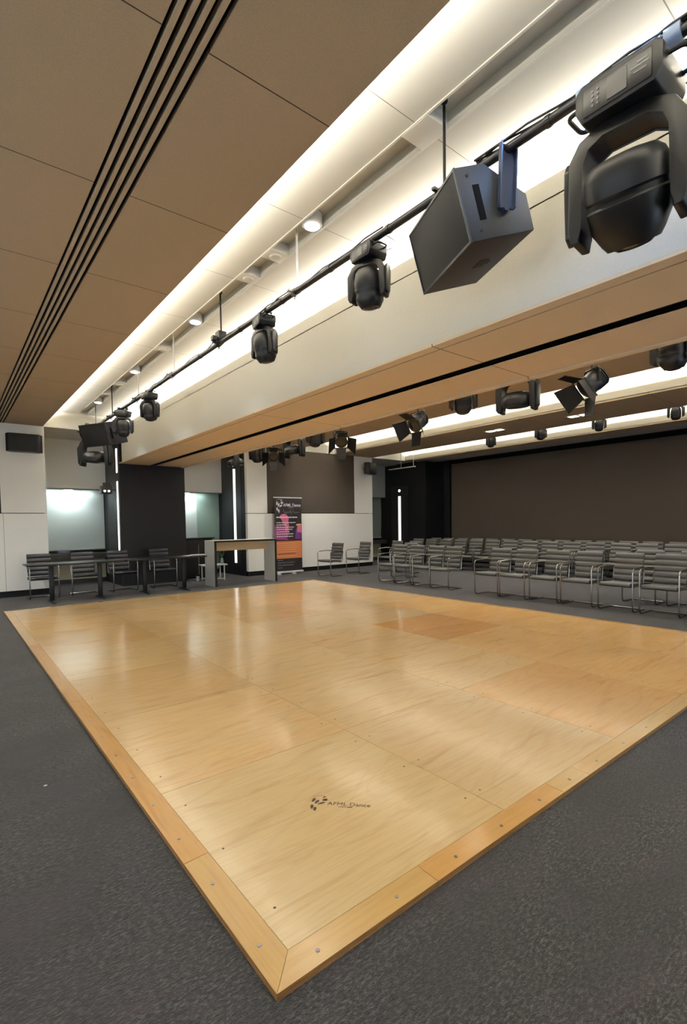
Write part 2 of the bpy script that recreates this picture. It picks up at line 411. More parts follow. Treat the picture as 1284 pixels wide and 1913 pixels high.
m = MB(); m.box(13.0, 14.2, 11.63, 14.0, 0, 3.50); structure(m, 'wall_column', M_COL, 'charcoal corner block')
m = MB(); m.box(XL, 14.3, 14.0, 14.1, 0, 4.1); structure(m, 'wall_far', M_PANEL)
# doors with a lit vertical glass slit in the column sides
def slit_door(n, x, ya, yb, z0, z1, ys, w, zs, segs, lab):
    m = MB(); m.box(x-.012, x-.002, ya, yb, z0, z1); d = structure(m, 'door_%d' % n, mat('door_charcoal', (22, 22, 24), .5), lab)
    for (a, b) in segs:
        g = MB(); g.box(x-.02, x-.010, ys-w/2, ys+w/2, a, b); o = g.build('vision_slit', M_SLIT, d, False)
    return d
d1 = slit_door(1, 3.235, 12.36, 13.5, 0, 3.45, 12.52, .105, 0, ((2.68, 3.25), (.80, 2.48)), 'charcoal door leaf on the left side of the column with a lit glass slit')
d2 = slit_door(2, 6.385, 12.4, 13.6, 0, 3.40, 12.78, .125, 0, ((.34, 3.05),), 'charcoal door leaf beside the banner pier with a lit glass slit')
d3 = slit_door(3, 13.0, 12.45, 13.3, 0, 2.72, 12.86, .12, 0, ((.55, 2.36),), 'charcoal door in the right corner with a lit glass slit')
m = MB(); m.cyl((12.975, 12.86, 2.56), (12.995, 12.86, 2.56), .05, 16); m.build('lit_sign_spot', M_SLIT, d3)
# right wall
m = MB(); m.box(14.0, 14.1, YN, 14.0, 0, 4.1); structure(m, 'wall_right', M_COL, 'dark right wall')
m = MB(); m.box(13.95, 13.985, YN, 11.25, .05, 3.42); structure(m, 'wall_right', M_BROWN, 'large dark brown fabric wall behind the chair rows')
m = MB(); m.box(13.72, 14.0, YN, 11.3, 3.50, 3.56); m.box(13.93, 13.99, YN, 11.3, 3.42, 3.50); m.box(13.93, 13.99, 11.25, 11.33, 0, 3.5); m.box(13.94, 13.99, YN, 11.3, 0, .06); structure(m, 'trim_9', M_DARK)
# unseen walls behind and left of the camera
m = MB(); m.box(XL-.1, XL, YN, 14.0, 0, 4.1); structure(m, 'wall_left', M_PANEL)
m = MB(); m.box(XL-.1, XR+.1, YN-.1, YN, 0, 4.1); structure(m, 'wall_rear', M_PANEL)
m = MB(); m.box(XL-.1, XR+.1, YN-.1, 14.1, 4.05, 4.1); structure(m, 'ceiling', M_DARK)

m = MB(); m.box(-2.0, 11.0, -3.99, -3.95, .6, 2.9); fr = structure(m, 'window_4', mat('bright_pane', (200, 210, 220), .3, emit=(205, 225, 255), es=.6), 'tall windows behind the camera')  # glowing panel added behind the rear fill light
m = MB(); m.box(-4.49, -4.45, -2.0, 7.0, .6, 2.9); structure(m, 'window_5', mat('bright_pane', (200, 210, 220)), 'tall windows left of the camera')  # panel added behind the left fill light, with the same glow

# ------------------------------------------------------------------ dance floor
T = .03
df = empty('dance_floor', (3.88, 5.61, 0)); tag(df, 'large varnished plywood sheet dance floor laid on the carpet', 'dance floor')
X0, X1, Y0, Y1 = .82, 6.95, 1.342, 9.88; nx, ny = 5, 7; dx = (X1-X0)/nx; dy = (Y1-Y0)/ny
rnd = random.Random(4)
TINT = {(2, 0): (1.0, .80, .58), (3, 0): (1.05, .88, .66), (3, 2): (.92, .68, .46), (0, 0): (.97, .97, .93), (1, 0): (.98, .95, .93), (1, 1): (1.0, .97, .92),
        (4, 0): (1.06, .90, .66), (4, 1): (1.06, .90, .66), (4, 2): (1.04, .84, .60), (4, 3): (1.08, .92, .70), (3, 1): (1.08, .92, .70), (0, 4): (.98, .86, .70), (0, 3): (1.0, .95, .86)}
protos = []
for k in range(1):
    m = MB(); g = .0018
    m.box(-dx/2+g, dx/2-g, -dy/2+g, dy/2-g, .004, T, 0)
    for sx in (-1, 1):
        for q in (-.35, 0, .35):
            m.cyl((sx*(dx/2-.06), q*dy, T-.001), (sx*(dx/2-.06), q*dy, T+.0006), .0055, 10, 1)
    protos.append(m)
pan0 = protos[0].build('floor_panel', [M_PLY, mat('dark_screw', (70, 50, 34), .5)], df, False)
first = True
for j in range(ny):
    for i in range(nx):
        o = pan0 if first else pan0.copy()
        if not first: C.objects.link(o); o.parent = df
        first = False
        o.location = (X0+dx*(i+.5)-3.88, Y0+dy*(j+.5)-5.61, 0)
        if rnd.random() < .5: o.rotation_euler = (0, 0, PI)
        v = rnd.uniform(.93, 1.05); hny = rnd.uniform(.0, .12)+ (.07 if j > 3 else 0)
        o.color = (*TINT.get((i, j), (v, v*(1-hny*.7), v*(1-hny*1.7))), 1)
W_ = .105
def edge(axis, a, b, near, tint, ma=False, mb_=False):
    """one edging board; near/far side of the floor, mitred where it meets a corner"""
    m = MB(); L = b-a; h = L/2
    # local: x along the board, y from outer (0) to inner (W_)
    xa_i = -h+(W_ if ma else 0)+.001; xb_i = h-(W_ if mb_ else 0)-.001; g = .001
    top = [(-h+g, 0, T-.004), (h-g, 0, T-.004), (xb_i, W_, T), (xa_i, W_, T)]
    bot = [(-h+g, .002, 0), (h-g, .002, 0), (xb_i, W_, 0), (xa_i, W_, 0)]
    m.face(top, 0); vb = bot
    for p in range(4):
        q = (p+1) % 4
        m.face([bot[p], bot[q], top[q], top[p]], 1)
    bmesh.ops.remove_doubles(m.bm, verts=m.bm.verts, dist=1e-5)
    o = m.build('edge_board', [M_TRIMPLY, M_EDGE], df, False)
    o.color = (*tint, 1)
    return o, L
LI, HO, LT = (1.0, .95, .86), (1.0, .84, .66), (1.05, 1.02, .98)
def place_edge(o, ax, c, rz):
    o.location = (ax-3.88, c-5.61, 0); o.rotation_euler = (0, 0, rz)
sc_n = 0
def screws(o, L, n):
    for k in range(n):
        m = MB(); x = -L/2+L*(k+.5)/n
        m.cyl((x, W_*.42, T-.004), (x, W_*.42, T-.0005), .0075, 12); m.build('screw', M_STEEL, o)
fx = [(.715, 1.44, LI, 1, 0), (1.44, 2.42, HO, 0, 0), (2.42, 2.70, LI, 0, 0), (2.70, 4.5, LT, 0, 0), (4.5, 5.8, LI, 0, 0), (5.8, 7.055, HO, 0, 1)]
for a, b, t, ma, mb_ in fx:
    o, L = edge('x', a, b, True, t, ma, mb_); place_edge(o, (a+b)/2, Y0-W_, 0); screws(o, L, max(1, round(L/.33)))
for a, b, t, ma, mb_ in [(.715, 3.2, LI, 0, 1), (3.2, 5.2, LI, 0, 0), (5.2, 7.055, HO, 1, 0)]:
    o, L = edge('x', a, b, True, t, mb_ , ma) if False else edge('x', a, b, True, t, ma, mb_); place_edge(o, (a+b)/2, Y1+W_, PI) if True else None
    o.location.x = (a+b)/2-3.88
for a, b, t, ma, mb_ in [(Y0-W_, 1.97, LI, 0, 1), (1.97, 4.4, HO, 0, 0), (4.4, 6.85, HO, 0, 0), (6.85, Y1+W_, LI, 1, 0)]:
    o, L = edge('y', a, b, True, t, ma, mb_); place_edge(o, X0-W_, (a+b)/2, -PI/2)
    if b < 4.5: screws(o, L, max(2, round(L/.33)))
for a, b, t, ma, mb_ in [(Y0-W_, 3.3, HO, 1, 0), (3.3, 6.6, LI, 0, 0), (6.6, Y1+W_, HO, 0, 1)]:
    o, L = edge('y', a, b, True, t, ma, mb_); place_edge(o, X1+W_, (a+b)/2, PI/2)

# ------------------------------------------------------------------ the dance company mark: footprints + lettering
def text_mesh(body, size, parent, name, m, Mx, sx=1.0, extr=.0004, offset=0.0):
    c = bpy.data.curves.new(name, 'FONT'); c.body = body; c.size = size; c.extrude = extr; c.offset = offset; c.space_character = 1.02
    t = bpy.data.objects.new('tmp_text', c); C.objects.link(t)
    dg = bpy.context.evaluated_depsgraph_get(); dg.update()
    me = bpy.data.meshes.new_from_object(t.evaluated_get(dg)); bpy.data.objects.remove(t)
    me.transform(Mx @ Matrix.Diagonal((sx, 1, 1, 1))); me.name = name; me.materials.clear(); me.materials.append(m)
    o = bpy.data.objects.new(name, me); C.objects.link(o); o.parent = parent; return o
FEET = [(.00, .085, .022, .050, -12), (.052, .045, .022, .052, -22), (.118, .018, .020, .055, -58), (.155, .105, .030, .040, -70), (.135, .170, .012, .028, -30), (.005, -.075, .022, .050, 8), (.055, -.125, .020, .048, 5)]
def footprints(M, name, m, parent, sc):
    b = MB()
    for x, y, rx, ry, ang in FEET:
        a = math.radians(ang); P = []
        for k in range(16):
            t = 2*PI*k/16; u = rx*math.cos(t)*(1+.25*math.sin(t)); v = ry*math.sin(t)
            P.append(((x+u*math.cos(a)-v*math.sin(a))*sc, (y+u*math.sin(a)+v*math.cos(a))*sc, 0))
        b.face(P)
    arc = [((.08+.11*math.cos(t))*sc, (.12+.09*math.sin(t))*sc) for t in [PI*.95-PI*.8*k/12 for k in range(13)]]
    for p, q in zip(arc[:-1], arc[1:]): b.face([(p[0], p[1], 0), (q[0], q[1], 0), (q[0]*.99, q[1]-.006*sc, 0), (p[0]*.99, p[1]-.006*sc, 0)])
    b.xform(M); return b.build(name, m, parent, False)
Rz = Matrix.Rotation(-math.radians(46), 4, 'Z')
base = Matrix.Translation((1.375-3.88, 1.992-5.61, T+.0004)) @ Rz
footprints(base @ Matrix.Translation((.004, -.008, 0)), 'footprint_mark', M_INK, df, .36)
text_mesh('AFML Dance', .040, df, 'logo_lettering', M_INK, base @ Matrix.Translation((.078, -.012, 0)), 1.0, .0002, .0)
m = MB(); m.box(.135, .175, -.026, -.022, 0, .0002); m.box(.178, .205, -.027, -.020, 0, .0002); m.xform(base); m.build('logo_underline', M_INK, df, False)

# ------------------------------------------------------------------ roll-up banner
bn = empty('pull_up_banner', (7.57, 11.90, 0), math.radians(-2)); tag(bn, 'tall black pull-up banner with pink and orange dance print', 'banner')
m = MB(); m.box(-.455, .455, -.05, .05, .03, .085, bev=.012); 
m.build('banner_base', mat('white_metal', (210, 208, 204), .35, .2), bn)
for s in (-.36, .12):
    m = MB(); m.prism([(-.05, 0), (.05, 0), (.02, .035), (-.02, .035)], -.13, .09, 'y'); o = m.build('foot', mat('white_metal', (210, 208, 204)), bn, False); o.location.x = s
m = MB(); m.box(-.46, .46, -.014, .014, 2.135, 2.165, bev=.005); m.build('top_rail', mat('white_metal', (210, 208, 204)), bn)
m = MB(); m.cyl((0, .03, .08), (0, .03, 2.14), .009, 8); m.build('support_pole', M_STEEL, bn)
K = ['banner_black', 'banner_pink', 'banner_magenta', 'banner_purple', 'banner_orange', 'banner_tan', 'banner_text', 'banner_dimtext', 'banner_maroon']
KC = [(30, 25, 28), (196, 96, 128), (140, 60, 112), (92, 40, 110), (196, 118, 72), (220, 160, 100), (215, 205, 208), (130, 122, 124), (60, 22, 34)]
KM = [mat(k, c, .5) for k, c in zip(K, KC)]
m = MB(); m.box(-.44, .44, -.002, .002, .085, 2.14, 0)
def pol(pts, mi, lay): m.face([(x, -.0025-.0006*lay, z) for x, z in pts], mi)
def bar(x0, x1, z, h, mi=6, lay=4): pol([(x0, z), (x1, z), (x1, z+h), (x0, z+h)], mi, lay)
pol([(-.44, .44), (.44, .44), (.44, .93), (-.44, .93)], 4, 1)
for k in range(7): pol([(-.40+.05*(k % 3), .50+.06*k), (.30-.06*(k % 2), .505+.06*k), (.2, .52+.06*k), (-.38, .515+.06*k)], 5 if k > 3 else 8 if k == 1 else 5, 2)
pol([(-.44, .93), (.44, .93), (.44, 1.18), (-.44, 1.42)], 8, 1)
pol([(-.44, .98), (-.02, .96), (.03, 1.2), (-.05, 1.34), (-.44, 1.36)], 2, 2)
pol([(-.28, 1.62), (-.22, 1.68), (-.12, 1.70), (-.05, 1.66), (.02, 1.60), (.0, 1.48), (.02, 1.36), (-.02, 1.22), (-.10, 1.20), (-.12, 1.34), (-.20, 1.50)], 1, 3)
pol([(.22, .98), (.42, .98), (.44, 1.22), (.40, 1.36), (.30, 1.38), (.24, 1.22)], 3, 2)
pol([(.28, 1.18), (.42, 1.16), (.43, 1.36), (.30, 1.37)], 1, 3)
pol([(.24, 1.37), (.43, 1.37), (.42, 1.41), (.28, 1.41)], 5, 3)
pol([(-.06, 1.00), (.16, 1.00), (.22, 1.20), (.14, 1.38), (.05, 1.36), (.02, 1.18)], 0, 4)
for x1, z, h in ((.30, 1.585, .03), (.24, 1.44, .022), (-.06, 1.375, .025), (.18, 1.31, .022), (.13, 1.25, .022), (.02, 1.185, .02), (.16, 1.12, .024), (.15, 1.05, .022)):
    x = -.38
    r_ = random.Random(int(z*1000))
    while x < x1:
        wl = r_.uniform(.03, .09); bar(x, min(x+wl, x1), z, h, 6, 5); x += wl+.014
for x1, z in ((-.2, .385), (.18, .315), (.14, .245), (-.22, .175)):
    x = -.36; r_ = random.Random(int(z*1000))
    while x < x1:
        wl = r_.uniform(.03, .08); bar(x, min(x+wl, x1), z, .018, 7, 5); x += wl+.012
bar(-.0, .16, 1.865, .016, 7, 5)
m.build('banner_print', KM, bn, False)
Mb = Matrix.Translation((-.155, -.0062, 1.905)) @ Matrix.Rotation(PI/2, 4, 'X')
text_mesh('AFML Dance', .115, bn, 'banner_lettering', KM[6], Mb, .92, .0003, .0015)
footprints(Matrix.Translation((-.355, -.0062, 1.90)) @ Matrix.Rotation(PI/2, 4, 'X'), 'banner_footprints', KM[6], bn, 1.0)
m = MB()   # the thin handwritten line under the company name
pts = []
for k in range(70):
    t = k/69; a = 1.0 if k % 10 else 2.6
    pts.append((-.16+.52*t, -.0064, 1.74+.018*math.sin(k*1.3)+(.10*math.exp(-((t-.02)/.012)**2)+.11*math.exp(-((t-.62)/.014)**2)-.05*math.exp(-((t-.5)/.014)**2)-.05*math.exp(-((t-.2)/.014)**2)+.07*math.exp(-((t-.44)/.012)**2))))
m.tube(pts, .0035, 5); m.build('handwritten_line', KM[7], bn)

# ------------------------------------------------------------------ chairs
def ribbed(w_, l, n, th, bulge=.006):
    """upholstered slab: ribs across; local x width, y length 0..l, z thickness; returns profile (y,z) of the top"""
    pr = []
    for k in range(n):
        a = l*k/n; b = l*(k+1)/n
        for q in range(6):
            t = q/6; pr.append((a+(b-a)*t, th+bulge*math.sin(PI*t)**.6 if 0 < t else th-.007))
    pr.append((l, th-.003)); return pr
def make_chair(leather, name='cantilever_chair'):
    """local: faces -y, front legs at y=0, base on z=0"""
    r = empty(name)
    # seat
    m = MB(); sw, sl = .225, .46; P = [(y, z) for y, z in ribbed(sw, sl, 6, .043, .010)]
    prof = [(y-.015, .395+.0+z-.02*(y/sl)) for y, z in P]
    poly = prof+[(sl-.015, .385-.02), (.03-.015, .392), (-.012-.015, .405)]
    m.prism(poly, -sw, sw, 'x', bev=.004, seg=1); m.build('seat', leather, r, ang=50)
    # backrest, leaning back
    m = MB(); P = ribbed(sw, .45, 5, .026, .014)
    poly = [(y, z) for y, z in P]+[(.45, 0), (0, 0)]
    m.prism(poly, -.212, .212, 'x', bev=.005, seg=1)
    # rib face towards -y (sitter side): map (y->up, z->-y)
    A = math.radians(13)
    m.xform(Matrix.Translation((0, .455, .435)) @ Matrix.Rotation(-A, 4, 'X') @ Matrix.Rotation(PI/2, 4, 'X'))
    m.build('backrest', leather, r, ang=50)
    # chrome side frames: floor runner, front leg, arm
    R = .0115
    for s in (-1, 1):
        x = s*.252
        pts = fillet([(x*.93, .44, R), (x, .02, R), (x, 0, .66), (x, .34, .675), (x*.83, .50, .66)], .07, 6)
        m = MB(); m.tube(pts, R, 10); m.build('side_frame', M_CHROME, r)
    m = MB(); m.tube([(-.25, .44, R), (.25, .44, R)], R, 8); m.build('base_bar', M_CHROME, r)
    for y in (.07, .36):
        m = MB(); m.tube([(-.252 if y < .1 else -.225, y, .385), (.252 if y < .1 else .225, y, .385)], .009, 8); m.build('seat_rail', M_CHROME, r)
    for s in (-1, 1):
        m = MB(); m.tube([(s*.222, .47, .40), (s*.225, .478, .55), (s*.224, .50, .66)], .009, 8); m.build('back_post', M_CHROME, r)
    return r
ch_grey = make_chair(M_LEATH); used = [False]
def chair(x, y, label, group, rz=-PI/2, src=None):
    """front of the chair at (x, y); rz=-90deg faces -x"""
    if src is None:
        o = ch_grey if not used[0] else copy_tree(ch_grey); used[0] = True
    else: o = src
    o.location = (x, y, 0); o.rotation_euler = (0, 0, rz); tag(o, label, 'chair', group); return o
ORD = ['first', 'second', 'third', 'fourth', 'fifth', 'sixth', 'seventh', 'eighth', 'ninth', 'tenth', 'eleventh', 'twelfth', 'thirteenth', 'fourteenth', 'fifteenth', 'sixteenth']
# front row right of the gap (nearest the camera first)
for k, (x, y) in enumerate([(7.95, 2.69), (7.95, 3.29), (7.98, 3.91), (7.99, 4.49), (7.94, 5.06), (7.93, 5.56)][:6]):
    if k == 5: continue
    chair(x, y, 'grey chrome armchair in the front row, %s from the right end counting the cut-off one' % ORD[k+1], 'front row chairs right of the gap', -PI/2+random.Random(k).uniform(-.02, .02))
chair(7.93, 5.60, 'grey chrome armchair in the front row just right of the gap', 'front row chairs right of the gap', -PI/2)
chair(7.95, 2.08, 'grey chrome armchair in the front row cut off by the right edge of the photo', 'front row chairs right of the gap', -PI/2)
for k, (x, y) in enumerate([(7.99, 6.80), (8.05, 7.345), (8.03, 7.90), (8.05, 8.46)]):
    chair(x, y, 'grey chrome armchair left of the gap in the front row, %s from the gap' % ('first' if k == 0 else ORD[k]), 'front row chairs left of the gap', -PI/2+random.Random(k+9).uniform(-.02, .02))
chair(8.94, 3.33, 'grey armchair in the second row showing between the two rightmost front chairs', 'second row chairs', -PI/2)
chair(8.94, 2.66, 'grey armchair in the second row partly behind the rightmost front chair', 'second row chairs', -PI/2)
chair(8.95, 8.95, 'grey armchair in the second row behind the left end of the front row', 'second row chairs', -PI/2+.05)
chair(9.78, 10.33, 'leftmost grey armchair of the seating block, standing beside the dark alcove', 'left end chairs', -PI/2-.06)
chair(9.80, 9.62, 'grey armchair next to the leftmost one of the seating block', 'left end chairs', -PI/2)
rowB = [3.13+.558*k for k in range(1, 15)]
rowC = [2.83+.548*k for k in range(2, 16)]
for nm, X, L in (('second to last', 11.38, rowB), ('rearmost', 12.36, rowC)):
    for k, y in enumerate(L):
        chair(X+random.Random(k+31).uniform(-.03, .03), y, 'grey armchair in the %s row before the brown wall, %s from the right' % (nm, 'first' if k == 0 else ORD[k]), nm+' row chairs', -PI/2+random.Random(k+77).uniform(-.02, .02))
chair(7.83, 10.59, 'lone grey chrome armchair near the banner, left of the pair by the pale wall', 'pair of loose chairs', -PI/2+.10)
chair(8.80, 10.58, 'lone grey chrome armchair by the speaker pier, right of the pair by the pale wall', 'pair of loose chairs', -PI/2+.05)
# dark chairs behind the two black tables, facing the floor
cb = make_chair(M_LEATH2); 
TC = [(1.50, 11.28, 'black leather chair behind the left end of the black tables, by the pale wall'), (2.24, 11.30, 'black leather chair at the black tables in front of the alcove blind'),
      (3.02, 11.28, 'black leather chair at the black tables in front of the left column edge'), (3.88, 11.28, 'black leather chair at the black tables in front of the column centre')]
for k, (x, y, lab) in enumerate(TC):
    o = cb if k == 0 else copy_tree(cb)
    o.location = (x, y, 0); o.rotation_euler = (0, 0, [.05, -.08, .06, -.04][k]); tag(o, lab, 'chair', 'black chairs behind the tables')

# ------------------------------------------------------------------ long black tables
def make_table():
    r = empty('conference_table')
    m = MB(); m.box(-.84, .84, -.30, .30, .715, .74, bev=.003); m.build('tabletop', M_TABLE, r)
    for s in (-1, 1):
        l = MB(); l.box(s*.42-.04, s*.42+.04, -.022, .022, .03, .70, bev=.006); l.prism([(s*.42-.06, .70), (s*.42+.06, .70), (s*.42+.05, .715), (s*.42-.05, .715)], -.24, .24, 'y'); lo = l.build('leg', M_TABLE, r)
        f = MB(); f.prism([(-.29, .012), (.29, .012), (.27, .035), (.05, .05), (-.05, .05), (-.27, .035)], s*.42-.03, s*.42+.03, 'x', bev=.004); f.build('foot', M_TABLE, lo)
        g = MB()
        for y in (-.27, .27): g.cyl((s*.42, y, 0), (s*.42, y, .014), .022, 12)
        g.build('chrome_glide', M_CHROME, lo)
    return r
t = make_table(); t.location = (1.95, 10.70, 0); tag(t, 'left one of two long black tables end to end', 'table', 'black tables')
t2 = copy_tree(t); t2.location = (3.66, 10.72, 0); tag(t2, 'right one of two long black tables, in front of the column', 'table', 'black tables')
# papers on the right table end
for k, (x, y, a) in enumerate(((4.28, 10.80, .3), (4.40, 10.70, -.2))):
    m = MB(); m.box(-.15, .15, -.105, .105, 0, .006+.006*k, bev=.001); o = m.build('paper_sheet', mat('white_paper', (215, 213, 208), .6), None, loc=(x, y, .741+ (.0075 if k else 0))); o.rotation_euler.z = a
    tag(o, ['white papers lying at the right end of the black tables', 'small paper pad on top of the papers at the table end'][k], 'paper')
# ------------------------------------------------------------------ high table
ht = empty('high_table', (5.565, 10.86, 0), 0); tag(ht, 'pale laminate high table with panel ends and black edges', 'table')
m = MB(); m.box(-.815, .815, -.27, .27, 1.015, 1.055); m.build('tabletop', M_WCAB, ht, False)
m = MB(); m.box(-.817, .817, -.274, -.268, 1.012, 1.052)
m.build('front_edging', M_BLACK, ht, False)
for s in (-1, 1):
    x0, x1 = (-.815, -.765) if s < 0 else (.765, .815)
    m = MB(); m.box(x0, x1, -.27, .27, 0, 1.015); e = m.build('end_panel', M_WCAB, ht, False)
    m = MB(); m.box(x0-.001, x1+.001, -.275, -.268, 0, 1.015); m.build('edging', M_BLACK, e, False)
m = MB(); m.box(-.765, .765, .10, .13, .80, 1.015); m.build('apron', M_WOOD, ht, False)
# ------------------------------------------------------------------ things in the second alcove
cn = empty('black_cabinet', (5.16, 13.05, 0)); tag(cn, 'low black cabinet between the column and the high table', 'cabinet')
m = MB(); m.box(-.28, .50, -.3, .3, 0.0, 1.04, bev=.006); m.build('cabinet_body', M_BLACK, cn)
m = MB(); m.box(-.32, .56, -.33, .33, 1.04, 1.08, bev=.005); m.build('cabinet_top', M_PLASTIC, cn)
m = MB(); m.box(.10, .115, -.304, -.299, .1, .9); m.build('door_gap', M_STEEL, cn, False)
st = empty('side_table', (5.32, 12.02, 0), -.1); tag(st, 'low white side table behind the high table', 'table')
m = MB(); m.box(-.30, .34, -.2, .2, .38, .41, bev=.006); m.build('tabletop', M_WCAB, st)
for sx in (-.22, .26):
    for sy in (-.16, .16):
        m = MB(); m.box(sx-.014, sx+.014, sy-.014, sy+.014, 0, .38); m.build('leg', M_WCAB, st, False)
m = MB(); m.box(-.22, .26, -.175, -.15, .03, .055); m.box(-.22, .26, .15, .175, .03, .055); m.build('floor_rail', M_WCAB, st, False)
cp = MB(); cp.tube([(0, 0, 0), (0, 0, .11)], [.032, .042], 16); cp.tube([(0, 0, .108), (0, 0, .116)], .045, 16)
o = cp.build('paper_cup', mat('white_paper', (215, 213, 208)), None, loc=(4.97, 12.12, 0)); tag(o, 'white paper cup on the carpet beside the column', 'cup')
bs = MB(); bs.tube([(0, 0, 0), (0, 0, .012), (0, 0, .06), (0, 0, .115), (0, 0, .12)], [.05, .09, .115, .12, .112], 20)
o = bs.build('wire_basket', M_STEEL, None, loc=(5.34, 12.0, .0)); tag(o, 'small grey basket under the low white side table', 'basket')
vs = empty('glass_vase', (5.58, 12.0, .41)); tag(vs, 'small green plant in a vase on the white side table', 'plant')
m = MB(); m.tube([(0, 0, 0), (0, 0, .06), (0, 0, .15)], [.035, .045, .03], 14); m.build('vase', mat('pale_glass', (120, 140, 130), .15), vs)
m = MB(); rr = random.Random(2)
for k in range(11):
    a = k*2.4; l = rr.uniform(.12, .26); d = Vector((math.cos(a)*.35, math.sin(a)*.35, 1)).normalized()
    p = [Vector((0, 0, .13))+d*l*t for t in (0, .5, 1)]; m.tube(p, [.003, .014, .002], 5)
m.build('leaves', mat('dull_leaf', (60, 82, 62), .6), vs)

# ------------------------------------------------------------------ service slot things
bl = [(2.45, 2.28, .20, 'white'), (2.45, 2.95, 0, ''), ]
def slot_cover(y, w_, lab, sensor=True):
    r = empty('slot_sensor_cover' if sensor else 'slot_cover', (2.45, y, ZU-.012)); tag(r, lab, 'ceiling sensor' if sensor else 'cover plate')
    m = MB(); m.box(-.10, .10, -w_/2, w_/2, 0, .10, bev=.006); m.build('cover_plate', mat('white_plate', (226, 224, 216), .5), r)
    if sensor:
        m = MB(); m.tube([(0, 0, .0), (0, 0, -.012), (0, 0, -.02)], [.055, .05, .03], 20); m.build('sensor_dome', mat('white_plate', (226, 224, 216)), r)
slot_cover(2.17, .22, 'plain white plate bridging the ceiling slot above the large speaker', False)
slot_cover(3.98, .17, 'white sensor plate in the ceiling slot, nearest past the bright downlight')
slot_cover(4.50, .17, 'second white sensor plate in the ceiling slot past the bright downlight')
slot_cover(7.0, .17, 'white sensor plate in the ceiling slot between two far downlights')
slot_cover(9.15, .2, 'white plate in the ceiling slot above the far speaker')
slot_cover(9.95, .17, 'farthest white sensor plate in the ceiling slot')
DLN = ['just above the large lighting head', 'brightest in view, above the second lighting head', 'second in view along the slot', 'third in view along the slot', 'farthest in view along the slot']
for y, n in zip(DL1, DLN):
    r = empty('ceiling_downlight', (2.45, y, ZU-.004)); tag(r, 'round recessed downlight in the slot, '+n, 'downlight', 'slot downlights')
    m = MB(); m.tube([(0, 0, .08), (0, 0, 0), (0, 0, -.004)], [.085, .085, .075], 24, caps=True); m.build('trim_ring', mat('white_plate', (226, 224, 216)), r)
    m = MB(); m.cyl((0, 0, -.0045), (0, 0, -.012), .060, 24); m.build('lamp', M_DOWN, r)
for k, (x, y) in enumerate(DL2[:2]):
    r = empty('twin_downlight', (x, y, ZC-.001)); tag(r, ['twin lit downlight in the far ceiling strip, left one', 'twin lit downlight in the far ceiling strip, right one', 'twin downlight in the ceiling strip just behind the deep beam'][k], 'downlight')
    m = MB(); m.box(-.12, .12, -.24, .24, -.006, .0); m.build('housing', M_LIP, r, False)
    for s in (-1, 1):
        m = MB(); m.box(-.08, .08, s*.115-.085, s*.115+.085, -.012, -.006); m.build('lamp', M_DOWN2, r, False)

# ------------------------------------------------------------------ lighting rigs
PX, PZ = 2.40, 3.385
rig = empty('lighting_pipe', (PX, 5, PZ)); tag(rig, 'long black lighting pipe hung below the first white recess', 'lighting bar')
m = MB(); m.tube([(0, -8, 0), (0, 5.9, 0)], .0245, 16)
for y in (-4.1, -3.68, -3.1, -2.55, -1.9, -1.2, -.4, .6, 2, 3.2, 4.4): m.tube([(0, y-.012, 0), (0, y+.012, 0)], .029, 16)
m.build('pipe', M_PIPE, rig)
for k, y in enumerate((2.0, 3.60, 5.1, 6.52, 8.05, 9.6, 11.2)):
    if y > 10.9: y = 10.85
    m = MB(); m.cyl((.03, y-5, .02), (.03, y-5, ZU+.09-PZ), .009 if k != 1 else .010, 10)
    m.cyl((.03, y-5, ZU+.06-PZ), (.03, y-5, ZU+.088-PZ), .022, 12)
    rd = m.build('hanger_rod', M_BLACK if k in (0, 2, 5, 6) else M_WHITEP, rig)
    m = MB(); m.tube([(0, y-5-.02, 0), (0, y-5+.02, 0)], .034, 14); m.box(.012, .05, y-5-.025, y-5+.025, .0, .05, bev=.004); m.box(-.075, -.03, y-5-.012, y-5+.012, -.006, .01)
    m.cyl((0, y-5, -.03), (0, y-5, -.06), .008, 8)
    if k == 2: m.box(-.02, .07, y-5-.05, y-5+.05, .03, .13, bev=.006); m.box(-.08, -.03, y-5-.03, y-5+.03, .02, .07, bev=.004)
    m.build('rod_clamp', M_PLASTIC if k not in (1, 3) else M_STEEL, rd)
m = MB(); rr = random.Random(8)
for s in range(4):
    pts = [(math.cos(s*1.2+t*.8)*.03, -4.7+t*.16+.0, .026+abs(math.sin(t*1.1+s))*.010) for t in range(10)]; m.tube(pts, .006, 6)
m.build('cable_bundle', M_PLASTIC2, rig)
for y in (-4.55, -4.38, -4.22, -4.02, -3.86):
    m = MB(); m.tube([(0, y-.03, .008), (0, y+.03, .008)], .036, 14); m.build('cable_tape', M_TAPE, rig)

m = MB()
for s in range(2):
    pts = [(.02*math.cos(t+s*2), 1.5+t*.18, .026+.012*math.sin(t*1.7+s)) for t in range(24)]; m.tube(pts, .006, 6)
    pts = [(.02*math.cos(t+s*2), -2.5+t*.17, .026+.010*math.sin(t*1.7+s)) for t in range(22)]; m.tube(pts, .005, 6)
m.build('cable_run', M_PLASTIC, rig)

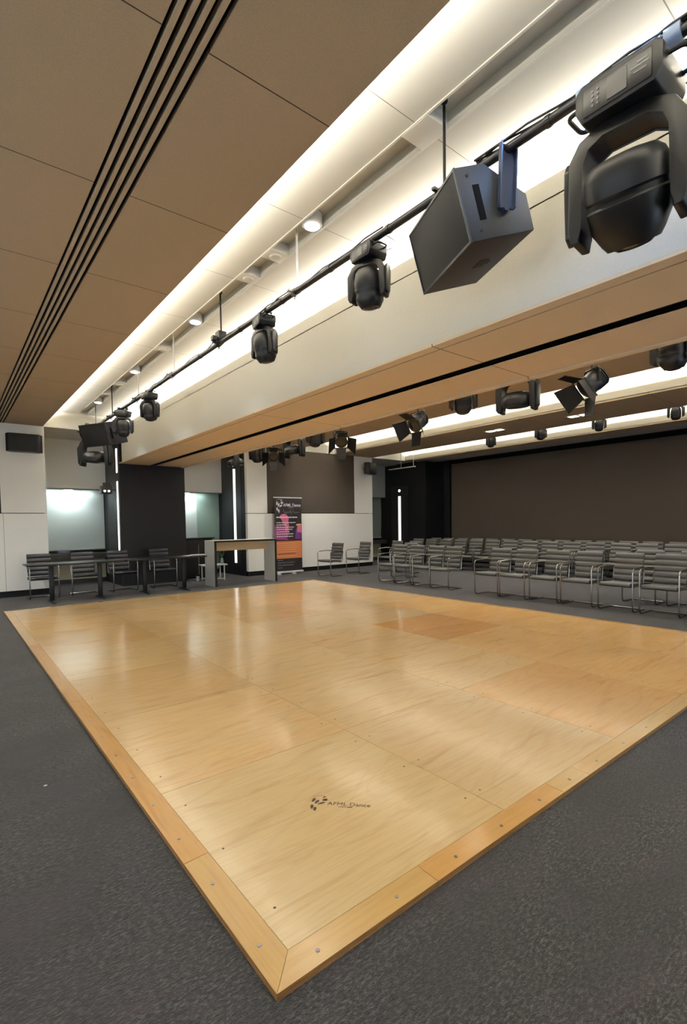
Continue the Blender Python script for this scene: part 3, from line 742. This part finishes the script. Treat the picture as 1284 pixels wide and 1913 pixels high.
def superring(cx, cz, rx, ry, z, n=28, e=2.6):
    out = []
    for k in range(n):
        t = 2*PI*k/n; c, s_ = math.cos(t), math.sin(t)
        out.append((cx+rx*abs(c)**(2/e)*(1 if c >= 0 else -1), cz+ry*abs(s_)**(2/e)*(1 if s_ >= 0 else -1), z))
    return out
def moving_head(name, tilt=25, pan=0, kind='spot', sc=1.0, detail=True):
    """hangs from origin, pipe along local x; +y side carries the display"""
    r = empty(name)
    # base
    m = MB()
    m.prism([(-.15, -.055), (.15, -.055), (.18, -.085), (.18, -.165), (.15, -.225), (-.15, -.225), (-.18, -.165), (-.18, -.085)], -.135, .135, 'y', bev=.012)
    b = m.build('base', M_PLASTIC, r)
    for x in (-.11, .11):
        m = MB(); m.tube([(x-.022, 0, 0), (x+.022, 0, 0)], .038, 14); m.box(x-.02, x+.02, -.02, .02, -.06, -.02); m.cyl((x, -.03, -.02), (x, -.085, -.02), .010, 8); m.box(x-.022, x+.022, -.095, -.08, -.032, -.008)
        m.build('clamp', M_PLASTIC2, r)
    for s in (-1, 1):
        m = MB(); m.tube(fillet([(s*.17, -.08, -.11), (s*.245, -.07, -.11), (s*.245, .07, -.11), (s*.17, .08, -.11)], .03), .011, 8); m.build('handle', M_PLASTIC, b)
    m = MB(); m.box(-.14, .14, .135, .139, -.205, -.085, bev=.003); pnl = m.build('control_panel', M_PLASTIC2, b)
    if detail:
        m = MB(); m.box(-.045, .035, .139, .142, -.19, -.10); m.build('screen', mat('dull_screen', (26, 26, 29), .4), pnl, False)
        m = MB()
        for i in range(2):
            for k in range(4): m.cyl((.075+.022*i, .139, -.115-.02*k), (.075+.022*i, .142, -.115-.02*k), .005, 8)
        m.box(-.13, -.06, .139, .1405, -.135, -.129); m.box(-.12, -.07, .139, .1405, -.155, -.150); m.box(-.125, -.085, .139, .1405, -.12, -.113)
        m.build('panel_marks', M_GREYP, pnl, False)
    # yoke (pans)
    yk = empty('yoke_pivot'); yk.parent = r; yk.rotation_euler.z = math.radians(pan)
    bpy.data.objects.remove(yk)
    Rp = Matrix.Rotation(math.radians(pan), 4, 'Z')
    wide = kind == 'wash'; hz = -.50 if not wide else -.50
    if kind == 'large': hz = -.555
    m = MB()
    outer = [(-.10, -.225), (.10, -.225), (.19, -.265), (.235, -.34), (.240, hz-.10), (.225, hz-.155), (.185, hz-.16), (.178, hz-.10), (.178, -.37), (.155, -.31), (.09, -.275), (-.09, -.275), (-.155, -.31), (-.178, -.37), (-.178, hz-.10), (-.185, hz-.16), (-.225, hz-.155), (-.240, hz-.10), (-.235, -.34), (-.19, -.265)]
    m.prism(outer, -.075, .075, 'y', bev=.010); m.xform(Rp); yo = m.build('yoke', M_PLASTIC, r)
    for s in (-1, 1):
        m = MB(); m.prism([(.055, hz+.10), (.06, -.36), (.03, -.31), (-.03, -.31), (-.06, -.36), (-.055, hz+.10), (-.045, hz-.11), (0, hz-.135), (.045, hz-.11)], s*.236, s*.262, 'x', bev=.007)
        m.xform(Rp); m.build('arm_cover', M_PLASTIC2, yo)
    # head
    Mh = Rp @ Matrix.Translation((0, 0, hz)) @ Matrix.Rotation(math.radians(tilt), 4, 'X')
    if wide:
        sec = [(.085, .06, .06), (.075, .12, .12), (.04, .155, .18), (0, .165, .215), (-.05, .165, .22), (-.08, .16, .215), (-.095, .15, .20)]
        lens = (-.095, .14, .18)
    elif kind == 'large':
        sec = [(.165, .07, .07), (.155, .125, .13), (.13, .150, .16), (.11, .158, .168), (.10, .162, .172), (.02, .165, .175), (.01, .158, .168), (-.01, .158, .168), (-.02, .166, .176), (-.10, .160, .165), (-.17, .125, .13), (-.20, .105, .11)]
        lens = (-.20, .085, .085)
    else:
        sec = [(.20, .05, .045), (.19, .10, .09), (.15, .135, .125), (.06, .155, .145), (-.05, .16, .155), (-.07, .150, .145), (-.10, .150, .147), (-.12, .158, .152), (-.17, .15, .148), (-.225, .115, .118), (-.24, .105, .108)]
        lens = (-.24, .085, .085)
    m = MB(); m.loft([superring(0, 0, a, c, z_) for z_, a, c in sec]); m.xform(Mh); hd = m.build('head', M_PLASTIC, r)
    m = MB(); z_, a, c = lens; m.loft([superring(0, 0, a, c, z_-.001, e=2), superring(0, 0, a*.8, c*.8, z_-.014, e=2), superring(0, 0, a*.3, c*.3, z_-.02, e=2)]); m.xform(Mh); m.build('lens', M_LENS, hd)
    if kind == 'spot':
        m = MB()
        m.loft([superring(0, 0, .1605, .1555, -.044, e=2.6), superring(0, 0, .1605, .1555, -.030, e=2.6)])
        for s in (-1, 1): m.box(s*.05-.035, s*.05+.035, s*.146, s*.152, .0, .13) if False else None
        m.xform(Mh); m.build('head_band', M_PLASTIC2, hd)
    m = MB()
    m.tube([(-.12, -.13, -.10), (-.16, -.22, -.06), (-.20, -.24, .02), (-.18, -.12, .05), (-.10, -.02, .03)], .006, 6); m.build('power_cable', M_PLASTIC, r)
    m = MB()
    m.tube([(.10, -.13, -.12), (.15, -.24, -.12), (.20, -.26, -.02), (.16, -.14, .05), (.12, -.02, .03)], .005, 6)
    m.build('power_cable', M_PLASTIC, r)
    r.scale = (sc, sc, sc)
    return r
def fresnel(name, yaw=0, tilt=40):
    """theatre lamp with four barn doors; hangs from origin, pipe along local x; beam leaves along local +y then tilted down"""
    r = empty(name); DR = .24
    m = MB(); m.tube([(-.02, 0, 0), (.02, 0, 0)], .036, 14); m.cyl((0, 0, -.03), (0, 0, -.10-DR), .012, 10)
    m.box(-.02, .02, -.02, .02, -.05, -.02); m.build('clamp', M_PLASTIC2, r)
    Rz_ = Matrix.Rotation(math.radians(yaw), 4, 'Z')
    m = MB(); m.tube(fillet([(-.13, 0, -.26-DR), (-.13, 0, -.10-DR), (.13, 0, -.10-DR), (.13, 0, -.26-DR)], .03), .010, 8); m.xform(Rz_); m.build('yoke', M_PLASTIC2, r)
    Mh = Rz_ @ Matrix.Translation((0, 0, -.25-DR)) @ Matrix.Rotation(math.radians(-tilt), 4, 'X')
    m = MB()
    def ring(y, rx, e): return [(p[0], y, p[1]) for p in superring(0, 0, rx, rx, 0, 24, e)]
    m.loft([ring(-.15, .06, 2.2), ring(-.14, .095, 2.4), ring(-.02, .11, 2.6), ring(.0, .105, 2.6), ring(.02, .105, 2.2), ring(.10, .11, 2.2), ring(.105, .095, 2)])
    for k in range(5): m.loft([ring(-.12+.022*k, .112, 2.4), ring(-.112+.022*k, .112, 2.4)])
    m.xform(Mh); hb = m.build('lamp_housing', M_PLASTIC2, r)
    m = MB(); m.loft([ring(.100, .090, 2), ring(.112, .05, 2)]); m.xform(Mh); m.build('lens', M_LENS, hb)
    m = MB(); m.prism([(-.115, -.115), (.115, -.115), (.115, .115), (-.115, .115)], .105, .113, 'y')
    m = MB()
    for a in range(4):
        b = MB(); 
    m.bm.free()
    m = MB()
    for s0, s1 in (((-.12, -.12), (.12, -.105)), ((-.12, .105), (.12, .12)), ((-.12, -.105), (-.105, .105)), ((.105, -.105), (.12, .105))):
        m.box(s0[0], s1[0], .105, .117, s0[1], s1[1])
    m.xform(Mh); bf = m.build('barn_door_frame', M_PLASTIC, hb)
    for a in range(4):
        b = MB(); wd = .105 if a % 2 else .09; far = .15 if a % 2 else .075; L = .20
        P = [(-wd, 0, 0), (wd, 0, 0), (far, L, 0), (-far, L, 0)]
        t_ = .004
        v = b._v(P+[(p[0], p[1], t_) for p in P])
        for q in ((0, 1, 2, 3), (7, 6, 5, 4), (0, 4, 5, 1), (1, 5, 6, 2), (2, 6, 7, 3), (3, 7, 4, 0)): b.bm.faces.new([v[i] for i in q])
        b.xform(Mh @ Matrix.Rotation(a*PI/2, 4, 'Y') @ Matrix.Translation((0, .117, .112)) @ Matrix.Rotation(math.radians(38 if a % 2 else 48), 4, 'X'))
        b.build('barn_door', M_PLASTIC, bf, False)
    return r
def hang(o, x, y, z, rz, label, cat, group=None, name=None):
    o.location = (x, y, z); o.rotation_euler = (0, 0, rz); tag(o, label, cat, group); return o
GH = 'moving head lights on the near lighting pipe'
big = moving_head('moving_head_light', tilt=-28, pan=6, kind='large')
big.scale = (.98, .98, .98)
hang(big, PX, .95, PZ, PI/2, 'large black moving head light hanging closest to the camera', 'stage light')
sm = moving_head('moving_head_light', tilt=-12, pan=20)
LB = [(2.66, 15, 'moving head light hanging just left of the large speaker', .60), (4.13, 5, 'moving head light third from the right on the near pipe', .60), (7.46, 30, 'moving head light on the near pipe, in front of the bright cove end', .58), (8.84, 60, 'moving head light just above the far hanging speaker', .62)]
for k, (y, p, lab, s) in enumerate(LB):
    o = sm if k == 0 else copy_tree(sm)
    o.scale = (s, s, s); hang(o, PX, y, PZ, PI/2+math.radians(p-15), lab, 'stage light', GH)
wash = moving_head('moving_head_light', tilt=-8, pan=0, kind='wash')
hang(wash, 2.34, 10.6, PZ, PI/2+.9, 'broad dark moving light hanging below the far speaker', 'stage light')
wash.scale = (1.2, 1.2, 1.2)

# hanging wedge speakers
def speaker(name, L=.65):
    """local: x long axis, -y depth, z height of the grille face (grille plane y=0)"""
    r = empty(name); H, D = .378, .384
    m = MB(); P = [(0, 0), (-D, 0), (-D-.0, .19), (-.17, H), (0, H)]
    m.prism(P, 0, L, 'x', bev=.006); cb_ = m.build('cabinet', M_SPK, r)
    m = MB(); m.box(.012, L-.012, -.001, .006, .012, H-.012, 0, bev=.003); m.build('grille', M_GRILLE, r)
    m = MB(); t_ = .008
    for (a, b, c, d_) in ((0, L, 0, .012), (0, L, H-.012, H), (0, .012, 0, H), (L-.012, L, 0, H)): m.box(a, b, -.002, .009, c, d_)
    m.build('grille_frame', M_PLASTIC2, r, False)
    for x0, x1 in ((-.002, .004), (L-.004, L+.002)):
        m = MB(); m.box(x0, x1, -.115, -.075, .10, .28, bev=.002); m.build('handle_recess', M_DARK, r)
    m = MB(); m.box(L*.42, L*.56, -.26, -.20, -.0025, .001); m.box(L*.46, L*.52, -.285, -.275, -.002, .001); m.build('badge', M_BLACK, r)
    m = MB()
    for y, z_ in ((-.06, .33), (-.07, .05)): m.cyl((-.004, y, z_), (.002, y, z_), .008, 10)
    m.build('end_screw', M_BLACK, r)
    # bracket
    return r
FR = Matrix(((.433, -.863, -.261), (.901, .422, .100), (.023, -.279, .960)))
spk = speaker('hanging_speaker'); spk.matrix_world = Matrix.Translation((2.236, 1.655, 2.894)) @ FR.to_4x4()
tag(spk, 'large dark wedge speaker clamped under the near lighting pipe', 'speaker')
def bracket(sp, py, end=(-.02, -.225, .125)):
    """steel leaf from the pipe down to the end of the cabinet"""
    inv = sp.matrix_world.inverted(); m = MB()
    pa = inv @ Vector((PX, py, PZ+.02)); pb = Vector(end)
    dirv = (pb-pa).normalized(); sidev = Vector((0, 1, 0)); sidev = (sidev-dirv*sidev.dot(dirv)).normalized(); nv = dirv.cross(sidev)
    for (o0, o1, w0, w1) in ((-.004, .004, -.042, .042), (-.026, .004, -.048, -.041), (-.026, .004, .041, .048)):
        v = m._v([p+sidev*a+nv*b for p in (pa, pb) for a in (w0, w1) for b in (o0, o1)])
        for q in ((0, 1, 3, 2), (4, 6, 7, 5), (0, 4, 5, 1), (2, 3, 7, 6), (0, 2, 6, 4), (1, 5, 7, 3)): m.bm.faces.new([v[i] for i in q])
    m.cyl(pb+Vector((-.012, .0, .0)), pb+Vector((.025, .0, .0)), .016, 12)
    m.build('bracket', mat('blue_black_bracket', (46, 56, 80), .4, .2), sp)
spk2 = copy_tree(spk)
bracket(spk, 1.55)
spk2.matrix_world = Matrix.Translation((2.22, 9.0, 2.78)) @ Matrix.Rotation(math.radians(50), 4, 'Z') @ FR.to_4x4()
bracket(spk2, 9.05, (.0, -.20, .16))
tag(spk2, 'dark wedge speaker at the far end of the near lighting pipe', 'speaker')

# wall speakers on the far wall piers
def wall_speaker(x, z, rz, label):
    r = empty('wall_speaker', (x, WY-.005, z), rz); tag(r, label, 'speaker')
    m = MB(); m.prism([(-.29, -.30), (.24, -.33), (.31, -.20), (.25, -.10), (-.25, -.10), (-.33, -.20)], -.18, .18, 'z', bev=.01); m.build('cabinet', M_PLASTIC, r)
    m = MB(); m.box(-.27, .22, -.335, -.318, -.165, .165, bev=.004); m.xform(Matrix.Rotation(math.radians(-3.2), 4, 'Z')); m.build('grille', M_BLACK, r)
    m = MB(); m.box(-.05, .05, -.11, 0, -.05, .05); m.build('wall_bracket', M_PLASTIC, r, False)
    return r
wall_speaker(1.33, 3.12, 0, 'black speaker high on the pale pier at the left end')
wall_speaker(10.62, 3.14, math.radians(25), 'black speaker high on the pale pier beside the dark corner')
# spotlight pair at the column side
ps = empty('spotlight_pair', (3.15, 12.70, 2.35)); tag(ps, 'small black twin spotlight on the left side of the dark column', 'stage light')
m = MB(); m.box(-.26, -.02, -.10, .10, -.16, .02, bev=.01); m.box(-.20, -.05, -.06, .06, .02, .10, bev=.008); m.box(-.10, .08, -.02, .02, -.08, -.05); m.build('housing', M_PLASTIC, ps)
for y in (-.075, .0):
    m = MB(); m.cyl((-.10+y*1.2, -.10, -.10), (-.10+y*1.2, -.112, -.10), .026, 14); m.build('lamp', M_SLIT, ps)

# second rig behind the beam
rig2 = empty('lighting_pipe', (5.55, 5, 3.41)); tag(rig2, 'black lighting pipe behind the deep beam', 'lighting bar')
m = MB(); m.tube([(0, -8, 0), (0, 6.6, 0)], .0245, 12); m.build('pipe', M_PIPE, rig2)
for y in (-6, -3.4, -.9, 1.6, 4.1, 6.2):
    m = MB(); m.cyl((0, y, .02), (0, y, ZU-3.41), .009, 8); m.build('hanger_rod', M_BLACK, rig2)
Z2 = 3.41
def cpt(src, kind): return copy_tree(src)
A = [('wash', 11.05, -20, 'broad moving light farthest left behind the beam', .95), ('spot', 9.98, 0, 'dark moving head behind the beam left of the tilted barn door lamp', .8), ('wash', 8.45, 15, 'broad moving light behind the beam before the brown wall panel', 1.0),
     ('spot', 7.72, 60, 'small moving head behind the beam left of the open barn door lamp', .72), ('spot', 4.27, 20, 'small moving head behind the beam left of the large yoke light', .72), ('wash', 3.45, 10, 'broad moving light in a tall yoke behind the beam', 1.0), ('spot', 1.78, -20, 'moving head behind the beam at the right edge of the photo', .74)]
for kind, y, rz, lab, s in A:
    o = copy_tree(wash if kind == 'wash' else sm); o.scale = (s, s, s)
    hang(o, 5.55, y, Z2, PI/2+math.radians(rz), lab, 'stage light', 'lights behind the deep beam')
fz = [(9.26, 150, 30, 'barn door lamp with a white lit inner door behind the beam'), (6.94, 148, 36, 'barn door lamp with open flaps in front of the brown wall panel corner'), (5.10, 95, 35, 'barn door lamp behind the beam pointing left, middle of three'), (2.55, 58, 38, 'barn door lamp with flaps spread wide near the right edge')]
for y, yaw, tl, lab in fz:
    o = fresnel('barn_door_lamp', 0, tl); hang(o, 5.55, y, Z2-.02, math.radians(yaw), lab, 'stage light', 'barn door lamps behind the deep beam')
# third rig: small heads in front of the far bright recess
rig3 = empty('lighting_pipe', (11.3, 5, 3.77)); tag(rig3, 'short far lighting pipe inside the last recess', 'lighting bar')
m = MB(); m.tube([(0, -6, 0), (0, 5, 0)], .0245, 10); m.build('pipe', M_PIPE, rig3)
for k, y in enumerate((3.56, 5.03, 6.40, 7.80)):
    o = copy_tree(sm); o.scale = (.56,)*3
    hang(o, 11.3, y, 3.77, PI/2+.3*k, 'small moving head against the far bright recess, %s from the right' % ['first', 'second', 'third', 'fourth'][k], 'stage light', 'small heads at the far recess')
rb = empty('drop_bar', (11.75, 11.5, 3.18)); tag(rb, 'short grey drop bar hanging before the dark corner block', 'lighting bar')
m = MB(); m.tube([(0, -.58, 0), (0, .62, .0)], .02, 10); m.build('bar', mat('dull_grey_pipe', (120, 118, 112), .5), rb)
for y in (-.5, .05): m = MB(); m.cyl((0, y, .01), (0, y, ZU-3.18), .008, 8); m.build('hanger_rod', mat('dull_grey_pipe', (120, 118, 112)), rb)

# tiny scrap of paper on the carpet
m = MB(); m.box(-.008, .008, -.005, .005, 0, .002); z0 = m.build('paper_scrap', mat('white_paper', (215, 213, 208)), None, False, loc=(.0, 0, 0))
z0.location = (.378, 3.119, .001); tag(z0, 'tiny white scrap on the grey carpet left of the dance floor', 'paper')
